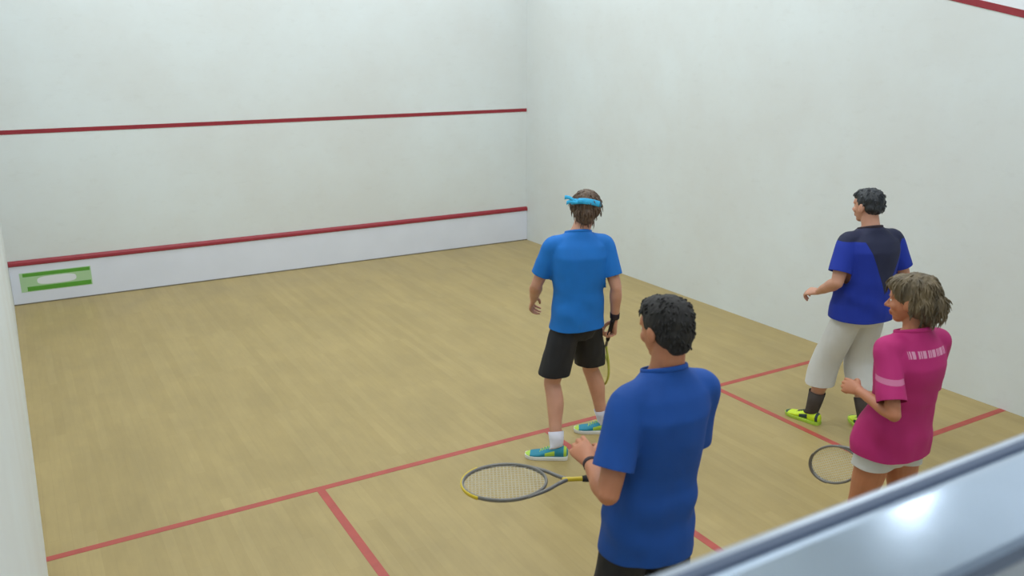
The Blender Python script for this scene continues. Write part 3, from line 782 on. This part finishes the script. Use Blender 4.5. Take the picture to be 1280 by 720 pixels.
for i in range(28): cp.faces.new((f0[i], f0[(i + 1) % 28], f1[(i + 1) % 28], f1[i]))
bmesh.ops.recalc_face_normals(cp, faces=cp.faces); link('panel', cp, M['white'], sg)['label'] = 'white centre panel'

# metal capping on top of the back wall
def extrude_x(pr, x0, x1):
    bm = bmesh.new(); a = [bm.verts.new((x0, y, z)) for y, z in pr]; b = [bm.verts.new((x1, y, z)) for y, z in pr]
    bm.faces.new(a); bm.faces.new(b[::-1])
    for i in range(len(pr)): bm.faces.new((a[i], b[i], b[(i + 1) % len(pr)], a[(i + 1) % len(pr)]))
    bmesh.ops.recalc_face_normals(bm, faces=bm.faces); return bm
X0, X1 = XLb + .003, XR - .003
ZL = 2.150
led = link('ledge', extrude_x([(.005, 2.125), (.005, ZL - .003), (-.010, ZL), (-.111, ZL), (-.117, ZL - .006), (-.117, 2.125)], X0, X1), M['ledge'])
tag(led, 'shiny bluish metal ledge capping the back wall in the lower right corner', 'ledge')
link('gasket', extrude_x([(.005, 2.125), (.020, 2.125), (.020, ZL - .002), (.017, ZL + .001), (.008, ZL + .001), (.005, ZL - .001)], X0, X1), M['gasket'], led)['label'] = 'dark slate rubber strip'
link('edge_strip', extrude_x([(.020, 2.125), (.033, 2.125), (.033, ZL - .008), (.030, ZL - .002), (.025, ZL), (.020, ZL - .001)], X0, X1), M['lip'], led)['label'] = 'pale metal edge strip'

# ------------------------------------------------------------------ lights: fluorescent battens under the ceiling
em = bpy.data.materials.new('lit_diffuser'); em.use_nodes = True
eb = em.node_tree.nodes['Principled BSDF']; eb.inputs['Emission Color'].default_value = (.93, .98, 1, 1); eb.inputs['Emission Strength'].default_value = 6
def fixture(x, y, z, w, l, power):
    e = bpy.data.objects.new('ceiling_light', None); COL.objects.link(e); e.location = (x, y, z)
    tag(e, 'long fluorescent light fitting under the court ceiling', 'light', 'fluorescent fittings over the court')
    link('housing', box((-w / 2 - .02, -l / 2 - .02, 0), (w / 2 + .02, l / 2 + .02, 6.2 - z)), M['upper'], e)
    link('diffuser', box((-w / 2, -l / 2, -.03), (w / 2, l / 2, 0)), em, e)
    ld = bpy.data.lights.new('lamp', 'AREA'); ld.shape = 'RECTANGLE'; ld.size = w; ld.size_y = l; ld.energy = power; ld.color = (.92, .975, 1)
    lo = bpy.data.objects.new('lamp', ld); COL.objects.link(lo); lo.parent = e; lo.location = (0, 0, -.035)
for x in (1.6, 4.8):
    for y in (1.0, 5.2, 8.2): fixture(x, y, 6.0, .6, 1.6, 95)
fixture(1.5, -2.0, 6.0, .6, 1.6, 60)

# added unseen light on the right wall, there to make the ledge highlight
fl = bpy.data.objects.new('added_highlight_light', None); COL.objects.link(fl); fl.location = (XR, 3.37, 5.08)
tag(fl, 'added unseen light high on the right wall, makes the highlight on the ledge', 'light')
link('housing', box((-.13, -.20, -.10), (0, .20, .10)), M['upper'], fl)
eb2 = em.copy(); eb2.name = 'added_highlight_lens'; eb2.node_tree.nodes['Principled BSDF'].inputs['Emission Strength'].default_value = 22
link('lens', box((-.134, -.15, -.05), (-.13, .15, .05)), eb2, fl)  # glowing face of the added light, reflected in the ledge
ld = bpy.data.lights.new('lamp', 'AREA'); ld.shape = 'RECTANGLE'; ld.size = .10; ld.size_y = .3; ld.energy = 9; ld.color = (.92, .975, 1)
lo = bpy.data.objects.new('lamp', ld); COL.objects.link(lo); lo.parent = fl; lo.location = (-.14, 0, 0); lo.rotation_euler = (0, PI / 2, 0)

w = bpy.data.worlds.new('World'); S.world = w; w.use_nodes = True
w.node_tree.nodes['Background'].inputs[0].default_value = (.8, .9, 1, 1); w.node_tree.nodes['Background'].inputs[1].default_value = .3

# ------------------------------------------------------------------ camera
cd = bpy.data.cameras.new('camera'); cam = bpy.data.objects.new('camera', cd); COL.objects.link(cam); S.camera = cam
cd.sensor_width = 36; cd.lens = 1066.27 / 1280 * 36; cd.clip_start = .02
yaw, pit, rol = .5263, .2734, -.0028
Fv = V((math.sin(yaw) * math.cos(pit), math.cos(yaw) * math.cos(pit), -math.sin(pit))); Rv = V((math.cos(yaw), -math.sin(yaw), 0)); Uv = Rv.cross(Fv)
R2 = Rv * math.cos(rol) + Uv * math.sin(rol); U2 = -Rv * math.sin(rol) + Uv * math.cos(rol)
cam.matrix_world = Matrix.Translation((.1957, -.5228, 2.6385)) @ Matrix((R2, U2, -Fv)).transposed().to_4x4()
cd.dof.use_dof = True; cd.dof.focus_distance = 5.5; cd.dof.aperture_fstop = 3.2

S.view_settings.view_transform = 'Standard'; S.view_settings.look = 'None'; S.view_settings.exposure = -0.81; S.view_settings.gamma = 1; S.view_settings.use_curve_mapping = False
